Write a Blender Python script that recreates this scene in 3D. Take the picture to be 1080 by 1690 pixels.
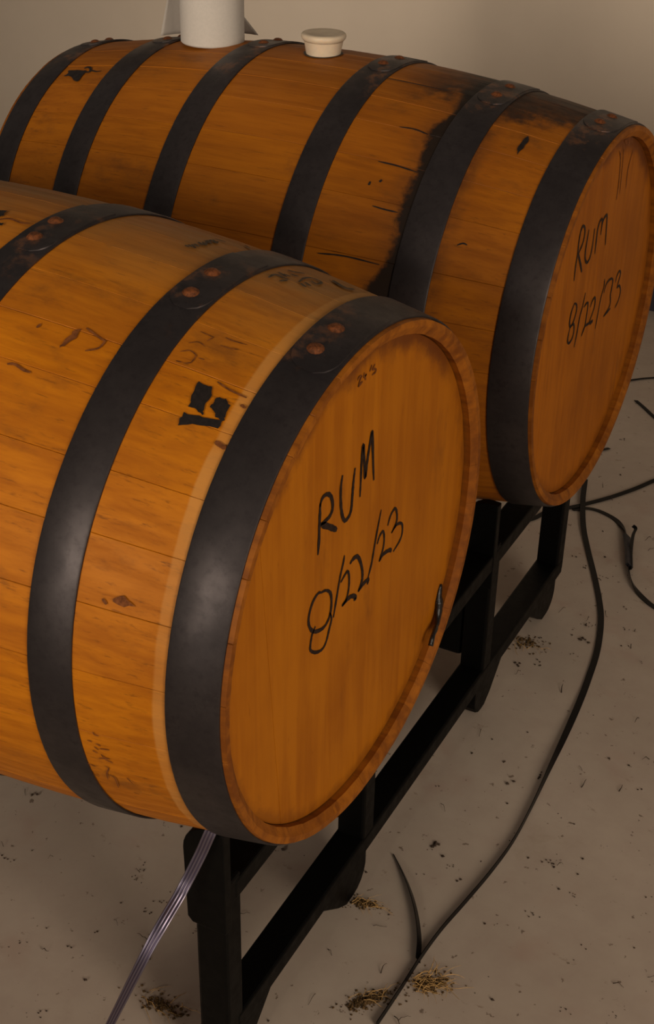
import bpy, bmesh, math, random
from mathutils import Vector, Matrix

# ------------------------------------------------------------------ clear
for o in list(bpy.data.objects):
    bpy.data.objects.remove(o, do_unlink=True)
scene = bpy.context.scene
COL = scene.collection
random.seed(7)

# ------------------------------------------------------------------ camera
ZB = 0.63                                   # height of the barrel axes above the floor
cam_d = bpy.data.cameras.new('camera')
cam = bpy.data.objects.new('camera', cam_d)
COL.objects.link(cam)
cam.location = (0.97427, -1.03602, 0.77322 + ZB)
cam.rotation_euler = (1.03257, -0.01637, 0.50724)
cam_d.sensor_fit = 'VERTICAL'
cam_d.sensor_height = 36.0
cam_d.lens = 36.0 * 2299.32454 / 1690.0
cam_d.clip_start = 0.02
scene.camera = cam

# ------------------------------------------------------------------ light
world = bpy.data.worlds.new('world')
scene.world = world
world.use_nodes = True
bg = world.node_tree.nodes['Background']
bg.inputs['Color'].default_value = (1.0, 0.86, 0.72, 1)
bg.inputs['Strength'].default_value = 0.10


def area(name, loc, target, sx, sy, power, col):
    d = bpy.data.lights.new(name, 'AREA')
    d.shape = 'RECTANGLE'
    d.size, d.size_y = sx, sy
    d.energy = power
    d.color = col
    o = bpy.data.objects.new(name, d)
    COL.objects.link(o)
    o.location = loc
    o.rotation_euler = (Vector(target) - Vector(loc)).to_track_quat('-Z', 'Y').to_euler()
    return o


w = area('window_light', (0.0, -3.6, 1.75), (-0.75, 2.37, 0.70), 1.2, 1.2, 8.5, (1.0, 0.86, 0.70))
w.data.spread = math.radians(42)
area('fill_light', (2.75, -1.25, 1.40), (0.3, 0.3, 0.4), 1.0, 1.4, 40, (1.0, 0.84, 0.67))  # unseen fill added from the right to brighten barrel heads and rack edges

scene.view_settings.view_transform = 'Standard'
scene.view_settings.look = 'None'
scene.view_settings.exposure = 0.0
scene.view_settings.gamma = 1.0
scene.view_settings.use_curve_mapping = False

# ------------------------------------------------------------------ data: marks traced in surface coordinates
# head marks: [width, [y, z], ...] on the barrel head; side marks: [width, [x, angle], ...]; width 0 = filled patch
D = {
    'F_rum': [[0.0045,[-0.0834,0.1334],[-0.0841,0.1194],[-0.0847,0.1066],[-0.085,0.0934],[-0.0865,0.0794]],[0.0045,[-0.0844,0.13],[-0.0796,0.1367],[-0.0708,0.1364],[-0.0629,0.1296],[-0.0596,0.1174],[-0.064,0.1104],[-0.0745,0.1092],[-0.0815,0.1099]],[0.0065,[-0.0815,0.1099],[-0.0672,0.1],[-0.0505,0.0875]],[0.0045,[-0.0416,0.1421],[-0.0442,0.1308],[-0.0439,0.1148],[-0.0408,0.0997],[-0.035,0.0896],[-0.0268,0.0898],[-0.0222,0.0956],[-0.0205,0.1111],[-0.0189,0.1264],[-0.0166,0.138]],[0.0045,[-0.0046,0.1004],[-0.004,0.1192],[-0.0035,0.139],[-0.0013,0.1552],[0.0015,0.1394],[0.005,0.1168],[0.0082,0.1335],[0.0122,0.149],[0.0162,0.1618],[0.0191,0.1418],[0.0217,0.1203],[0.0239,0.1049]]],
    'F_date': [[0.004,[-0.0793,0.0331],[-0.0696,0.03],[-0.0608,0.022],[-0.0579,0.0102],[-0.0606,-0.0041],[-0.0707,-0.0111],[-0.0853,-0.0078],[-0.0962,-0.0003],[-0.1024,0.0113],[-0.1014,0.0221],[-0.0946,0.032],[-0.0853,0.0356],[-0.0793,0.0335]],[0.0035,[-0.0891,0.0003],[-0.095,-0.0047],[-0.0983,-0.0142],[-0.0981,-0.0223],[-0.0883,-0.031],[-0.076,-0.0357],[-0.0675,-0.0322],[-0.0617,-0.021],[-0.0571,-0.0106],[-0.0612,-0.0008]],[0.0035,[-0.0533,-0.0114],[-0.0468,0.0109],[-0.0413,0.0293],[-0.0357,0.0418],[-0.0335,0.0498]],[0.0035,[-0.0397,0.0219],[-0.0324,0.0256],[-0.0261,0.0271],[-0.0224,0.0185],[-0.0225,0.0054],[-0.0271,-0.0051],[-0.0359,-0.008]],[0.005,[-0.0359,-0.008],[-0.0257,-0.0067],[-0.0153,-0.0084],[-0.0065,-0.015],[-0.0109,-0.0161]],[0.0045,[-0.0214,0.0331],[-0.0151,0.0353],[-0.0059,0.0331],[0.0012,0.0226],[0.0061,0.0082],[0.0055,-0.0033],[-0.002,-0.0109]],[0.0045,[-0.002,-0.0109],[0.0084,-0.008],[0.0197,-0.0086],[0.0182,-0.014]],[0.0035,[0.0191,-0.0067],[0.0262,0.0072],[0.0305,0.0226],[0.0359,0.0401],[0.0432,0.0617]],[0.0035,[0.0372,0.0241],[0.0421,0.031],[0.0493,0.033],[0.0528,0.0238],[0.0518,0.0124],[0.0469,0.0047],[0.0431,-0.0]],[0.0045,[0.0431,-0.0],[0.0525,0.0038],[0.0683,0.0004],[0.0701,-0.0036]],[0.0038,[0.0597,0.0342],[0.0659,0.0435],[0.0754,0.0467],[0.0805,0.0374],[0.08,0.0272],[0.0694,0.0202]],[0.0035,[0.0694,0.0202],[0.0803,0.0241],[0.0922,0.0201],[0.096,0.0113],[0.0926,0.0009],[0.076,-0.0061]]],
    'F_tally': [[0.002,[-0.017,0.2288],[-0.0145,0.2309],[-0.0092,0.2301],[-0.0117,0.2275],[-0.0157,0.2219]],[0.0025,[-0.0157,0.2219],[-0.0071,0.2238]],[0.0018,[-0.004,0.2316],[-0.0046,0.2269],[0.0006,0.2279]],[0.002,[0.0006,0.2284],[-0.002,0.2267],[-0.0008,0.2226]],[0.002,[0.0109,0.2333],[0.0093,0.2308],[0.0068,0.2281]],[0.002,[0.0174,0.2314],[0.0122,0.2278],[0.0187,0.2261],[0.0193,0.2231],[0.0117,0.2225]]],
    'R_rum': [[0.0042,[-0.1055,0.1613],[-0.1084,0.1486],[-0.1076,0.1318],[-0.1104,0.1161],[-0.1104,0.0951]],[0.0042,[-0.109,0.1542],[-0.1043,0.1637],[-0.0976,0.1671],[-0.0889,0.1611],[-0.0868,0.1502],[-0.0924,0.1395],[-0.1054,0.1311]],[0.005,[-0.1054,0.1311],[-0.092,0.1143],[-0.0806,0.0978]],[0.004,[-0.0701,0.154],[-0.0726,0.1403],[-0.0745,0.1255],[-0.0716,0.1133],[-0.062,0.1052],[-0.0515,0.1082],[-0.046,0.1221],[-0.0447,0.1478]],[0.0042,[-0.0304,0.1072],[-0.0307,0.1259],[-0.0304,0.1428],[-0.0233,0.1519],[-0.0141,0.1499],[-0.0138,0.1292]],[0.0042,[-0.0137,0.1313],[-0.0109,0.1468],[-0.0022,0.152],[0.0057,0.1504],[0.0101,0.1305],[0.0149,0.1059]]],
    'R_date': [[0.004,[-0.096,0.0587],[-0.0859,0.0522],[-0.0845,0.0415],[-0.0929,0.0299],[-0.1041,0.0275],[-0.1092,0.0374],[-0.1054,0.0505],[-0.096,0.0587]],[0.004,[-0.1041,0.0275],[-0.0895,0.0257],[-0.0853,0.0123],[-0.0907,0.004],[-0.1024,0.0024],[-0.109,0.0109],[-0.1041,0.0275]],[0.0035,[-0.0758,-0.0138],[-0.0702,0.0037],[-0.0655,0.0273],[-0.0576,0.0407],[-0.052,0.0585]],[0.0038,[-0.0523,0.0373],[-0.0383,0.039],[-0.0335,0.0336],[-0.034,0.0203],[-0.0367,0.0032],[-0.0478,-0.0078]],[0.0038,[-0.0478,-0.0078],[-0.0364,0.0023],[-0.0189,0.0009],[-0.0017,-0.0013],[-0.0132,-0.0032]],[0.0038,[-0.0212,0.0262],[-0.0131,0.0339],[-0.0034,0.0342],[-0.0003,0.0218],[-0.0059,0.0132],[-0.019,0.0012]],[0.0035,[0.0158,-0.0202],[0.0204,0.0006],[0.0254,0.0234],[0.0337,0.0373],[0.0326,0.0497]],[0.0038,[0.0375,0.0268],[0.0445,0.0381],[0.0619,0.0399],[0.0757,0.0337],[0.0745,0.0186],[0.0727,0.0115],[0.0769,-0.0056],[0.0503,-0.0141]],[0.0035,[0.0503,-0.0141],[0.0816,-0.012]],[0.0038,[0.0907,0.0248],[0.0942,0.0337],[0.1041,0.0381],[0.1124,0.0315],[0.1065,0.0202],[0.1026,0.0121]],[0.0038,[0.1026,0.0121],[0.1144,0.012],[0.124,0.0],[0.1195,-0.0128],[0.1056,-0.0198]]],
    'R_drips': [[0.003,[0.0269,0.2349],[0.0379,0.219],[0.0432,0.182],[0.0414,0.1629]],[0.0022,[0.0462,0.233],[0.051,0.1978],[0.0539,0.167]],[0.0022,[0.0939,0.2212],[0.0802,0.1962],[0.082,0.1684]],[0.012,[0.0455,0.2463],[0.0839,0.2334]]],
    'F_stamp': [[0,[0.3574,2.0605],[0.3654,2.0666],[0.3708,2.0656],[0.3741,2.0844],[0.3743,2.1108],[0.3742,2.144],[0.3772,2.1608],[0.3711,2.1604],[0.3693,2.151],[0.3611,2.1537],[0.3598,2.1306],[0.3583,2.084]],[0,[0.3798,2.0897],[0.386,2.0886],[0.3879,2.0863],[0.3939,2.1028],[0.3949,2.1438],[0.3952,2.1605],[0.3878,2.1538],[0.3852,2.1417],[0.3789,2.1287],[0.3786,2.108]],[0,[0.36,2.1759],[0.3721,2.1713],[0.38,2.1667],[0.3947,2.157],[0.3943,2.1856],[0.3837,2.1924],[0.372,2.2002],[0.3598,2.2198],[0.3595,2.1959]]],
    'F_scuffs': [[0.002,[0.3725,2.0409],[0.3838,2.0519],[0.3931,2.0559],[0.4031,2.0585]],[0.005,[0.397,2.2298],[0.4017,2.2335],[0.4041,2.2361],[0.4081,2.2386]],[0.003,[0.4018,2.0869],[0.407,2.0938]]],
    'F_print': [[0.003,[0.2354,1.4825],[0.2411,1.4872]],[0.003,[0.2365,1.47],[0.2428,1.4776]],[0.003,[0.2383,1.458],[0.2469,1.4792]],[0.003,[0.2384,1.4456],[0.2466,1.4552]],[0.003,[0.2371,1.4159],[0.2454,1.4312]],[0.003,[0.2394,1.4011],[0.2468,1.4224],[0.2403,1.3815],[0.2371,1.3818]],[0.003,[0.2375,1.3651],[0.2473,1.3874]],[0.003,[0.238,1.3405],[0.2436,1.3928]],[0.003,[0.2384,1.3318],[0.247,1.362],[0.2445,1.3354]],[0.003,[0.2364,1.3104],[0.2419,1.3054],[0.2477,1.3018]],[0.003,[0.2585,1.2384],[0.2709,1.2709]]],
    'F_stencil': [[0.003,[0.3326,1.4966],[0.3325,1.4513],[0.3421,1.4546],[0.3475,1.4471]],[0.0035,[0.3438,1.4908],[0.3471,1.458]],[0.0035,[0.3314,1.3661],[0.3379,1.3568],[0.3445,1.3274]],[0.003,[0.3305,1.4202],[0.3422,1.4359]],[0.0035,[0.3398,1.3954],[0.3476,1.3878]],[0.003,[0.356,1.4382],[0.3529,1.3786],[0.3562,1.343],[0.3668,1.3489],[0.3681,1.389],[0.3597,1.379]],[0.003,[0.3585,1.4399],[0.3668,1.4565]],[0.003,[0.3591,1.4165],[0.368,1.4299]],[0.003,[0.3362,1.4202],[0.3438,1.4187]],[0.006,[0.3659,1.2593],[0.3734,1.2782],[0.3862,1.2948],[0.39,1.2588]]],
    'F_leftmarks': [[0,[0.0425,1.6182],[0.049,1.6132],[0.0548,1.6453],[0.054,1.6617]],[0,[0.0621,1.6926],[0.0673,1.6934],[0.0678,1.7067],[0.066,1.7078]]],
    'F_gouge': [[0,[0.2234,2.1103],[0.2274,2.0898],[0.2314,2.0646],[0.2312,2.026],[0.2287,2.024],[0.2253,2.0554],[0.2236,2.0844]],[0.002,[0.2476,2.0913],[0.2575,2.0684],[0.2592,2.0346]],[0.002,[0.235,2.0157],[0.2493,2.0309],[0.2593,2.0393]],[0.0025,[0.1915,2.0687],[0.1926,2.0517]],[0.0025,[0.1852,2.2074],[0.1928,2.2016],[0.203,2.21],[0.2111,2.211]],[0,[0.3524,2.7752],[0.3625,2.7504],[0.3745,2.7763],[0.3587,2.7861]],[0.003,[0.3442,2.7792],[0.3487,2.792]],[0.0025,[0.0536,1.6895],[0.0643,1.6573],[0.0809,1.6632],[0.0895,1.6526]]],
    'F_scribble': [[0.0018,[0.3362,-3.0312],[0.337,-3.02],[0.3414,-3.0177]],[0.0018,[0.3281,-2.9847],[0.3332,-2.9818]],[0.0018,[0.3367,-2.9795],[0.3409,-2.9707]],[0.0018,[0.3339,-2.9616],[0.3377,-2.9493]],[0.0018,[0.3309,-2.9395],[0.3358,-2.9321]],[0.0018,[0.3392,-2.9578],[0.3494,-2.9635]],[0.0018,[0.3391,-2.9323],[0.342,-2.9154],[0.3477,-2.9181]],[0.0018,[0.3349,-2.9043],[0.3428,-2.914]],[0.0018,[0.3415,-2.9076],[0.3492,-2.8995]],[0.0018,[0.3382,-2.8713],[0.342,-2.8618],[0.3378,-2.8308],[0.3357,-2.79]],[0.0018,[0.339,-2.8243],[0.3439,-2.8154],[0.3441,-2.7853],[0.3427,-2.7482]],[0.0018,[0.3223,-2.8025],[0.3271,-2.7934]],[0.0018,[0.3198,-2.8608],[0.3284,-2.8529]],[0.0018,[0.358,-2.8326],[0.3624,-2.8012]],[0.0018,[0.3576,-2.7384],[0.3632,-2.7347]],[0.0015,[0.3302,1.8874],[0.3375,1.8902],[0.3444,1.8906]],[0.0015,[0.3417,1.9151],[0.3444,1.8906]],[0.0015,[0.3283,1.9461],[0.3358,1.9298],[0.3437,1.9365]],[0.0015,[0.3266,1.9861],[0.3343,1.9709],[0.3423,1.9793]],[0.0015,[0.3358,2.0215],[0.3414,2.0093],[0.3419,1.9766]],[0.0015,[0.345,1.9856],[0.3506,1.9839]],[0.0015,[0.3284,2.0223],[0.334,2.0205]],[0.0015,[0.3548,1.9125],[0.3645,1.9097],[0.3717,1.9023]],[0.0015,[0.3536,1.875],[0.3609,1.8773],[0.3751,1.872]]],
    'R_marks': [[0,[0.3532,1.8972],[0.3568,1.9366],[0.3578,1.9975],[0.3539,2.0471],[0.3511,2.015],[0.3515,1.9539]],[0,[-0.377,1.9496],[-0.3619,1.948],[-0.3458,1.9515],[-0.3407,1.9661],[-0.3395,2.0272],[-0.341,2.0477],[-0.3505,2.0326],[-0.3648,1.9996],[-0.3761,2.0041],[-0.3731,1.9801]],[0.004,[-0.349,1.9359],[-0.3468,1.92],[-0.3383,1.9301],[-0.3332,1.9607],[-0.3398,1.9657],[-0.3458,1.9515]],[0.003,[-0.332,1.9507],[-0.3213,1.9609],[-0.3137,1.9557]],[0.002,[0.1925,2.0601],[0.2133,2.054],[0.2337,2.066]],[0.002,[0.188,2.2587],[0.2137,2.2595],[0.2442,2.2677]],[0.002,[0.2022,2.4599],[0.2194,2.4639],[0.2379,2.4643]],[0.0018,[0.1465,2.7015],[0.1845,2.6906],[0.2328,2.6955]],[0.002,[0.129,1.7448],[0.1739,1.7399],[0.2223,1.7332]],[0.002,[0.325,2.5454],[0.3317,2.5317],[0.3375,2.5352]],[0.003,[0.1886,2.3573],[0.188,2.3751]],[0.003,[0.2025,2.338],[0.2006,2.3511]]],
    'S_long': [[0.2495,1.4059],[0.2752,1.3214],[0.3086,1.2334],[0.3424,1.164],[0.3855,1.0808],[0.4241,1.0014],[0.448,0.9402],[0.4696,0.8609],[0.483,0.7819],[0.4932,0.7058],[0.5022,0.6197],[0.5092,0.5396],[0.5167,0.4527],[0.5207,0.3696],[0.5171,0.3004],[0.5094,0.2322],[0.5013,0.1692],[0.4984,0.1131],[0.4983,0.0545],[0.4971,-0.0059]],
    'S_short': [[0.3856,0.2616],[0.4032,0.2452],[0.4259,0.2219],[0.4474,0.1965],[0.4672,0.1687],[0.4841,0.1393],[0.4979,0.1072]],
    'S_cross': [[0.3964,1.5257],[0.3724,1.4789],[0.3504,1.4281],[0.3192,1.3698],[0.2861,1.3195],[0.265,1.2905],[0.2294,1.2504],[0.2139,1.209],[0.1851,1.1708],[0.1448,1.1312],[0.1181,1.1051]],
    'S_buckle': [[0.2675,1.2838],[0.2897,1.3024],[0.3099,1.3062],[0.333,1.3009],[0.3572,1.2885],[0.3771,1.266],[0.3955,1.2331],[0.4161,1.1827],[0.4339,1.1329],[0.4457,1.1046],[0.4642,1.0764],[0.4874,1.054],[0.5156,1.0354],[0.5496,1.0252]],
    'S_tail': [[0.4392,1.1241],[0.42,1.185],[0.4077,1.2327],[0.4054,1.2543],[0.3982,1.2577]],
    'S_a': [[0.1466,1.8898],[0.1717,1.9163],[0.1956,1.9423],[0.2245,1.9674],[0.2534,1.9927]],
    'S_b': [[0.2204,1.8222],[0.2489,1.7962],[0.282,1.7632],[0.3207,1.7281]],
    'S_c': [[0.2224,1.5325],[0.2321,1.5509],[0.2451,1.5682]],
    'S_d': [[0.0749,1.0062],[0.1081,1.0432],[0.1308,1.0767],[0.1472,1.0966]],
    'clumps': [[0.3907,0.1613],[0.4689,0.0227],[0.5245,0.0836],[0.3598,0.8226],[0.1872,-0.1474],[0.2536,-0.1093]],
}


# ------------------------------------------------------------------ node helpers
class NT:
    def __init__(self, name):
        self.m = bpy.data.materials.new(name)
        self.m.use_nodes = True
        self.t = self.m.node_tree
        self.b = self.t.nodes['Principled BSDF']
        self.tc = None

    def new(self, kind, **kw):
        n = self.t.nodes.new(kind)
        for k, v in kw.items():
            setattr(n, k, v)
        return n

    def link(self, a, b):
        self.t.links.new(a, b)

    def put(self, sock, v):
        if isinstance(v, bpy.types.NodeSocket):
            self.link(v, sock)
        elif isinstance(v, (tuple, list)) and len(v) == 3 and sock.type == 'RGBA':
            sock.default_value = (*v, 1)
        else:
            sock.default_value = v

    def obj(self):
        if not self.tc:
            self.tc = self.new('ShaderNodeTexCoord')
        return self.tc.outputs['Object']

    def math(self, op, a, b=None, c=None, clamp=False):
        n = self.new('ShaderNodeMath', operation=op, use_clamp=clamp)
        self.put(n.inputs[0], a)
        if b is not None:
            self.put(n.inputs[1], b)
        if c is not None:
            self.put(n.inputs[2], c)
        return n.outputs[0]

    def noise(self, scale, mapping=(1, 1, 1), detail=4.0, rough=0.55, dist=0.0, offset=(0, 0, 0)):
        mp = self.new('ShaderNodeMapping')
        self.link(self.obj(), mp.inputs['Vector'])
        mp.inputs['Scale'].default_value = mapping
        mp.inputs['Location'].default_value = offset
        n = self.new('ShaderNodeTexNoise')
        self.link(mp.outputs[0], n.inputs['Vector'])
        n.inputs['Scale'].default_value = scale
        n.inputs['Detail'].default_value = detail
        n.inputs['Roughness'].default_value = rough
        n.inputs['Distortion'].default_value = dist
        return n.outputs['Fac']

    def ss(self, v, lo, hi, a=0.0, b=1.0):                     # smoothstep map
        n = self.new('ShaderNodeMapRange', interpolation_type='SMOOTHSTEP')
        self.put(n.inputs['Value'], v)
        n.inputs['From Min'].default_value = lo
        n.inputs['From Max'].default_value = hi
        n.inputs['To Min'].default_value = a
        n.inputs['To Max'].default_value = b
        return n.outputs[0]

    def mix(self, fac, a, b, mode='MIX'):
        n = self.new('ShaderNodeMix', data_type='RGBA', blend_type=mode)
        self.put(n.inputs['Factor'], fac)
        self.put(n.inputs['A'], a) if False else None
        self.put(n.inputs[6], a)
        self.put(n.inputs[7], b)
        return n.outputs[2]

    def sep(self):
        n = self.new('ShaderNodeSeparateXYZ')
        self.link(self.obj(), n.inputs[0])
        return n.outputs

    def bump(self, h, strength, dist=0.002):
        n = self.new('ShaderNodeBump')
        n.inputs['Strength'].default_value = strength
        n.inputs['Distance'].default_value = dist
        self.link(h, n.inputs['Height'])
        self.link(n.outputs[0], self.b.inputs['Normal'])

    def base(self, v):
        self.put(self.b.inputs['Base Color'], v)

    def rough(self, v):
        self.put(self.b.inputs['Roughness'], v)

    def metal(self, v):
        self.put(self.b.inputs['Metallic'], v)

    def spec(self, v):
        self.put(self.b.inputs['Specular IOR Level'], v)


def oak(name, pale_band=None, stain=False, light=(0.56, 0.182, 0.004), dark=(0.36, 0.102, 0.002)):
    k = NT(name)
    x, y, z = k.sep()
    g = k.noise(1.0, (5, 90, 90), detail=6, rough=0.62, dist=0.25)
    blot = k.noise(7.0, (0.6, 1, 1), detail=3)
    c = k.mix(k.ss(k.math('ADD', k.math('MULTIPLY', g, 0.55), k.math('MULTIPLY', blot, 0.45)), 0.34, 0.64), dark, light)
    info = k.new('ShaderNodeObjectInfo')
    rnd = info.outputs['Random']
    c = k.mix(k.ss(rnd, 0, 1, 0.0, 0.34), c, (0.30, 0.088, 0.008))
    # fine dark pores along the grain
    pore = k.noise(1.0, (14, 260, 260), detail=3, rough=0.7)
    c = k.mix(k.ss(pore, 0.57, 0.74, 0, 0.65), c, (0.13, 0.04, 0.005))
    strk = k.noise(1.0, (7, 150, 150), detail=5, rough=0.7, offset=(2, 9, 4))
    c = k.mix(k.ss(strk, 0.54, 0.72, 0, 0.42), c, (0.22, 0.066, 0.004))
    # grimy patches
    dirt = k.noise(11.0, (0.7, 1.3, 1.3), detail=6, rough=0.7, offset=(3, 1, 2))
    c = k.mix(k.ss(dirt, 0.54, 0.76, 0, 0.65), c, (0.12, 0.042, 0.009))
    # weathered, greyed upper side, with the weak light from above painted in
    nz = k.noise(9.0, (1, 1.5, 1.5), detail=5)
    if pale_band:
        ang0 = k.math('ARCTAN2', z, y)
        up = k.math('MULTIPLY', k.ss(ang0, 2.0, 1.35), k.ss(ang0, 0.2, 0.9))
        c = k.mix(k.math('MULTIPLY', up, k.ss(nz, 0.3, 0.7, 0.25, 0.75)), c, (0.28, 0.155, 0.05))
        lo, hi = pale_band
        w = k.math('ADD', x, k.math('MULTIPLY', k.math('SUBTRACT', nz, 0.5), 0.006))
        band = k.math('MULTIPLY', k.ss(w, lo - 0.0015, lo + 0.0015), k.ss(w, hi + 0.001, hi - 0.001))
        c = k.mix(k.math('MULTIPLY', band, k.ss(nz, 0.25, 0.75, 0.22, 0.52)), c, (0.60, 0.30, 0.085))
    if stain:
        ang = k.math('ARCTAN2', z, y)
        big = k.noise(16.0, (1, 1, 1), detail=6, rough=0.65, offset=(5, 5, 5))
        mid = k.noise(40.0, (1, 1, 1), detail=4, rough=0.6, offset=(1, 7, 3))
        jit = k.math('ADD', k.math('MULTIPLY', k.math('SUBTRACT', big, 0.5), 0.05), k.math('MULTIPLY', k.math('SUBTRACT', mid, 0.5), 0.018))
        xx = k.math('ADD', x, jit)
        # dark run of spilled spirit down the side, behind the quarter hoop: wider near the foot of the run
        edge = k.math('SUBTRACT', 0.2415, k.ss(ang, 2.55, 2.95, 0.0, 0.032))
        run = k.math('MULTIPLY', k.ss(k.math('SUBTRACT', xx, edge), -0.006, 0.005), k.ss(x, 0.2755, 0.2745))
        soot = k.math('MULTIPLY', k.ss(k.math('SUBTRACT', xx, edge), -0.045, 0.01, 0, 0.45), k.ss(x, 0.2755, 0.2745))
        front = k.math('MULTIPLY', k.ss(xx, 0.330, 0.303), k.ss(x, 0.299, 0.300))
        front = k.math('MULTIPLY', front, k.ss(big, 0.38, 0.62, 0.15, 0.85))
        # soaked ridge on the top between the bung and the front hoop
        aa = k.math('ADD', ang, k.math('MULTIPLY', k.math('SUBTRACT', big, 0.5), 0.55))
        ridge = k.math('MULTIPLY', k.ss(aa, 1.85, 1.73), k.math('MULTIPLY', k.ss(xx, 0.13, 0.23), k.ss(aa, 0.7, 1.1)))
        ridge = k.math('MULTIPLY', ridge, k.ss(mid, 0.25, 0.6, 0.65, 1.0))
        c = k.mix(soot, c, (0.10, 0.035, 0.01))
        c = k.mix(front, c, (0.07, 0.024, 0.008))
        c = k.mix(k.math('MULTIPLY', ridge, 0.93), c, (0.022, 0.013, 0.009))
        c = k.mix(k.math('MULTIPLY', run, 0.97), c, (0.012, 0.009, 0.007))
    k.base(c)
    k.rough(k.ss(g, 0.3, 0.7, 0.62, 0.5))
    k.spec(0.18)
    k.bump(g, 0.25, 0.0012)
    return k.m


def plain_wood(name, light, dark, axis='z', pr=0.3, soak=False):
    k = NT(name)
    mp = {'z': (70, 70, 4), 'x': (4, 80, 80)}[axis]
    g = k.noise(1.0, mp, detail=6, rough=0.6, dist=0.4)
    b = k.noise(9.0, (1, 1, 0.7), detail=4)
    c = k.mix(k.ss(k.math('ADD', k.math('MULTIPLY', g, 0.5), k.math('MULTIPLY', b, 0.5)), 0.36, 0.62), dark, light)
    info = k.new('ShaderNodeObjectInfo')
    c = k.mix(k.ss(info.outputs['Random'], 0, 1, 0, pr), c, dark)
    fl = k.noise(1.0, (160, 160, 24), detail=4, rough=0.7, offset=(2, 4, 1))
    c = k.mix(k.ss(fl, 0.62, 0.76, 0, 0.45), c, (dark[0] * 0.45, dark[1] * 0.4, dark[2] * 0.4))
    if soak:
        hx, hy, hz = k.sep()
        rad = k.math('SQRT', k.math('ADD', k.math('MULTIPLY', hy, hy), k.math('MULTIPLY', hz, hz)))
        sn = k.noise(22.0, detail=6, rough=0.65, offset=(3, 3, 8))
        rr_ = k.math('ADD', rad, k.math('MULTIPLY', k.math('SUBTRACT', sn, 0.5), 0.05))
        top = k.math('MULTIPLY', k.ss(rr_, 0.225, 0.247), k.ss(k.math('ADD', hz, k.math('MULTIPLY', sn, 0.06)), 0.14, 0.22))
        rim = k.math('MULTIPLY', k.ss(rr_, 0.236, 0.252), 0.45)
        c = k.mix(k.math('MULTIPLY', k.math('MAXIMUM', top, rim), 0.85), c, (0.115, 0.030, 0.006))
        blo = k.noise(15.0, (1, 1, 0.35), detail=6, rough=0.7, offset=(8, 1, 4))
        c = k.mix(k.ss(blo, 0.57, 0.74, 0, 0.5), c, (0.16, 0.05, 0.006))
    k.base(c)
    k.rough(0.58)
    k.spec(0.18)
    k.bump(g, 0.18, 0.001)
    return k.m


def simple(name, col, rough=0.5, metal=0.0, var=0.25, scale=30.0, spec=0.5, bump=0.0):
    k = NT(name)
    n = k.noise(scale, detail=5, rough=0.65)
    k.base(k.mix(k.ss(n, 0.3, 0.7), tuple(c * (1 - var) for c in col), tuple(c * (1 + var) for c in col)))
    k.rough(k.ss(n, 0.3, 0.7, min(1, rough * 1.12), rough * 0.88))
    k.metal(metal)
    k.spec(spec)
    if bump:
        k.bump(n, bump, 0.001)
    return k.m


def hoop_steel(name, rust_amount):
    k = NT(name)
    x, y, z = k.sep()
    n1 = k.noise(14.0, detail=6, rough=0.65)
    n2 = k.noise(120.0, detail=3, rough=0.7)
    c = k.mix(k.ss(n1, 0.3, 0.7), (0.034, 0.028, 0.029), (0.058, 0.048, 0.048))
    c = k.mix(k.ss(n2, 0.45, 0.75, 0, 0.5), c, (0.022, 0.017, 0.018))
    ang = k.math('ARCTAN2', z, y)
    a = k.math('ADD', ang, k.math('MULTIPLY', k.math('SUBTRACT', n1, 0.5), 0.35))
    near = k.math('MULTIPLY', k.ss(a, 1.95, 1.78), k.ss(a, 1.40, 1.55))
    n3 = k.noise(34.0, detail=6, rough=0.7, offset=(4, 2, 9))
    r = k.math('MULTIPLY', near, k.ss(n3, 0.50, 0.66, 0, rust_amount))
    c = k.mix(r, c, (0.17, 0.062, 0.018))
    k.base(c)
    k.metal(k.math('SUBTRACT', 0.65, k.math('MULTIPLY', r, 0.6)))
    k.rough(k.ss(n1, 0.3, 0.7, 0.55, 0.40))
    k.bump(n2, 0.12, 0.0006)
    return k.m


def concrete(name):
    k = NT(name)
    n1 = k.noise(1.7, detail=6, rough=0.6)
    n2 = k.noise(26.0, detail=5, rough=0.6)
    c = k.mix(k.ss(n1, 0.3, 0.7), (0.45, 0.372, 0.300), (0.56, 0.470, 0.385))
    c = k.mix(k.ss(n2, 0.3, 0.75, 0, 0.22), c, (0.36, 0.255, 0.215))
    pink = k.noise(9.0, detail=3, offset=(3, 8, 1))
    c = k.mix(k.ss(pink, 0.55, 0.75, 0, 0.35), c, (0.42, 0.27, 0.21))
    sp = k.noise(55.0, detail=3, rough=0.65, offset=(1, 2, 3))
    c = k.mix(k.ss(sp, 0.655, 0.705, 0, 0.75), c, (0.13, 0.085, 0.055))
    sp2 = k.noise(17.0, (1, 1.6, 1), detail=6, rough=0.72, offset=(9, 2, 3))
    c = k.mix(k.ss(sp2, 0.62, 0.72, 0, 0.6), c, (0.22, 0.14, 0.085))
    sm1 = k.noise(4.2, detail=7, rough=0.68, offset=(7, 3, 5))
    c = k.mix(k.ss(sm1, 0.56, 0.74, 0, 0.5), c, (0.30, 0.205, 0.135))
    k.base(c)
    k.rough(0.72)
    k.spec(0.25)
    k.bump(n2, 0.15, 0.002)
    return k.m


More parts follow.
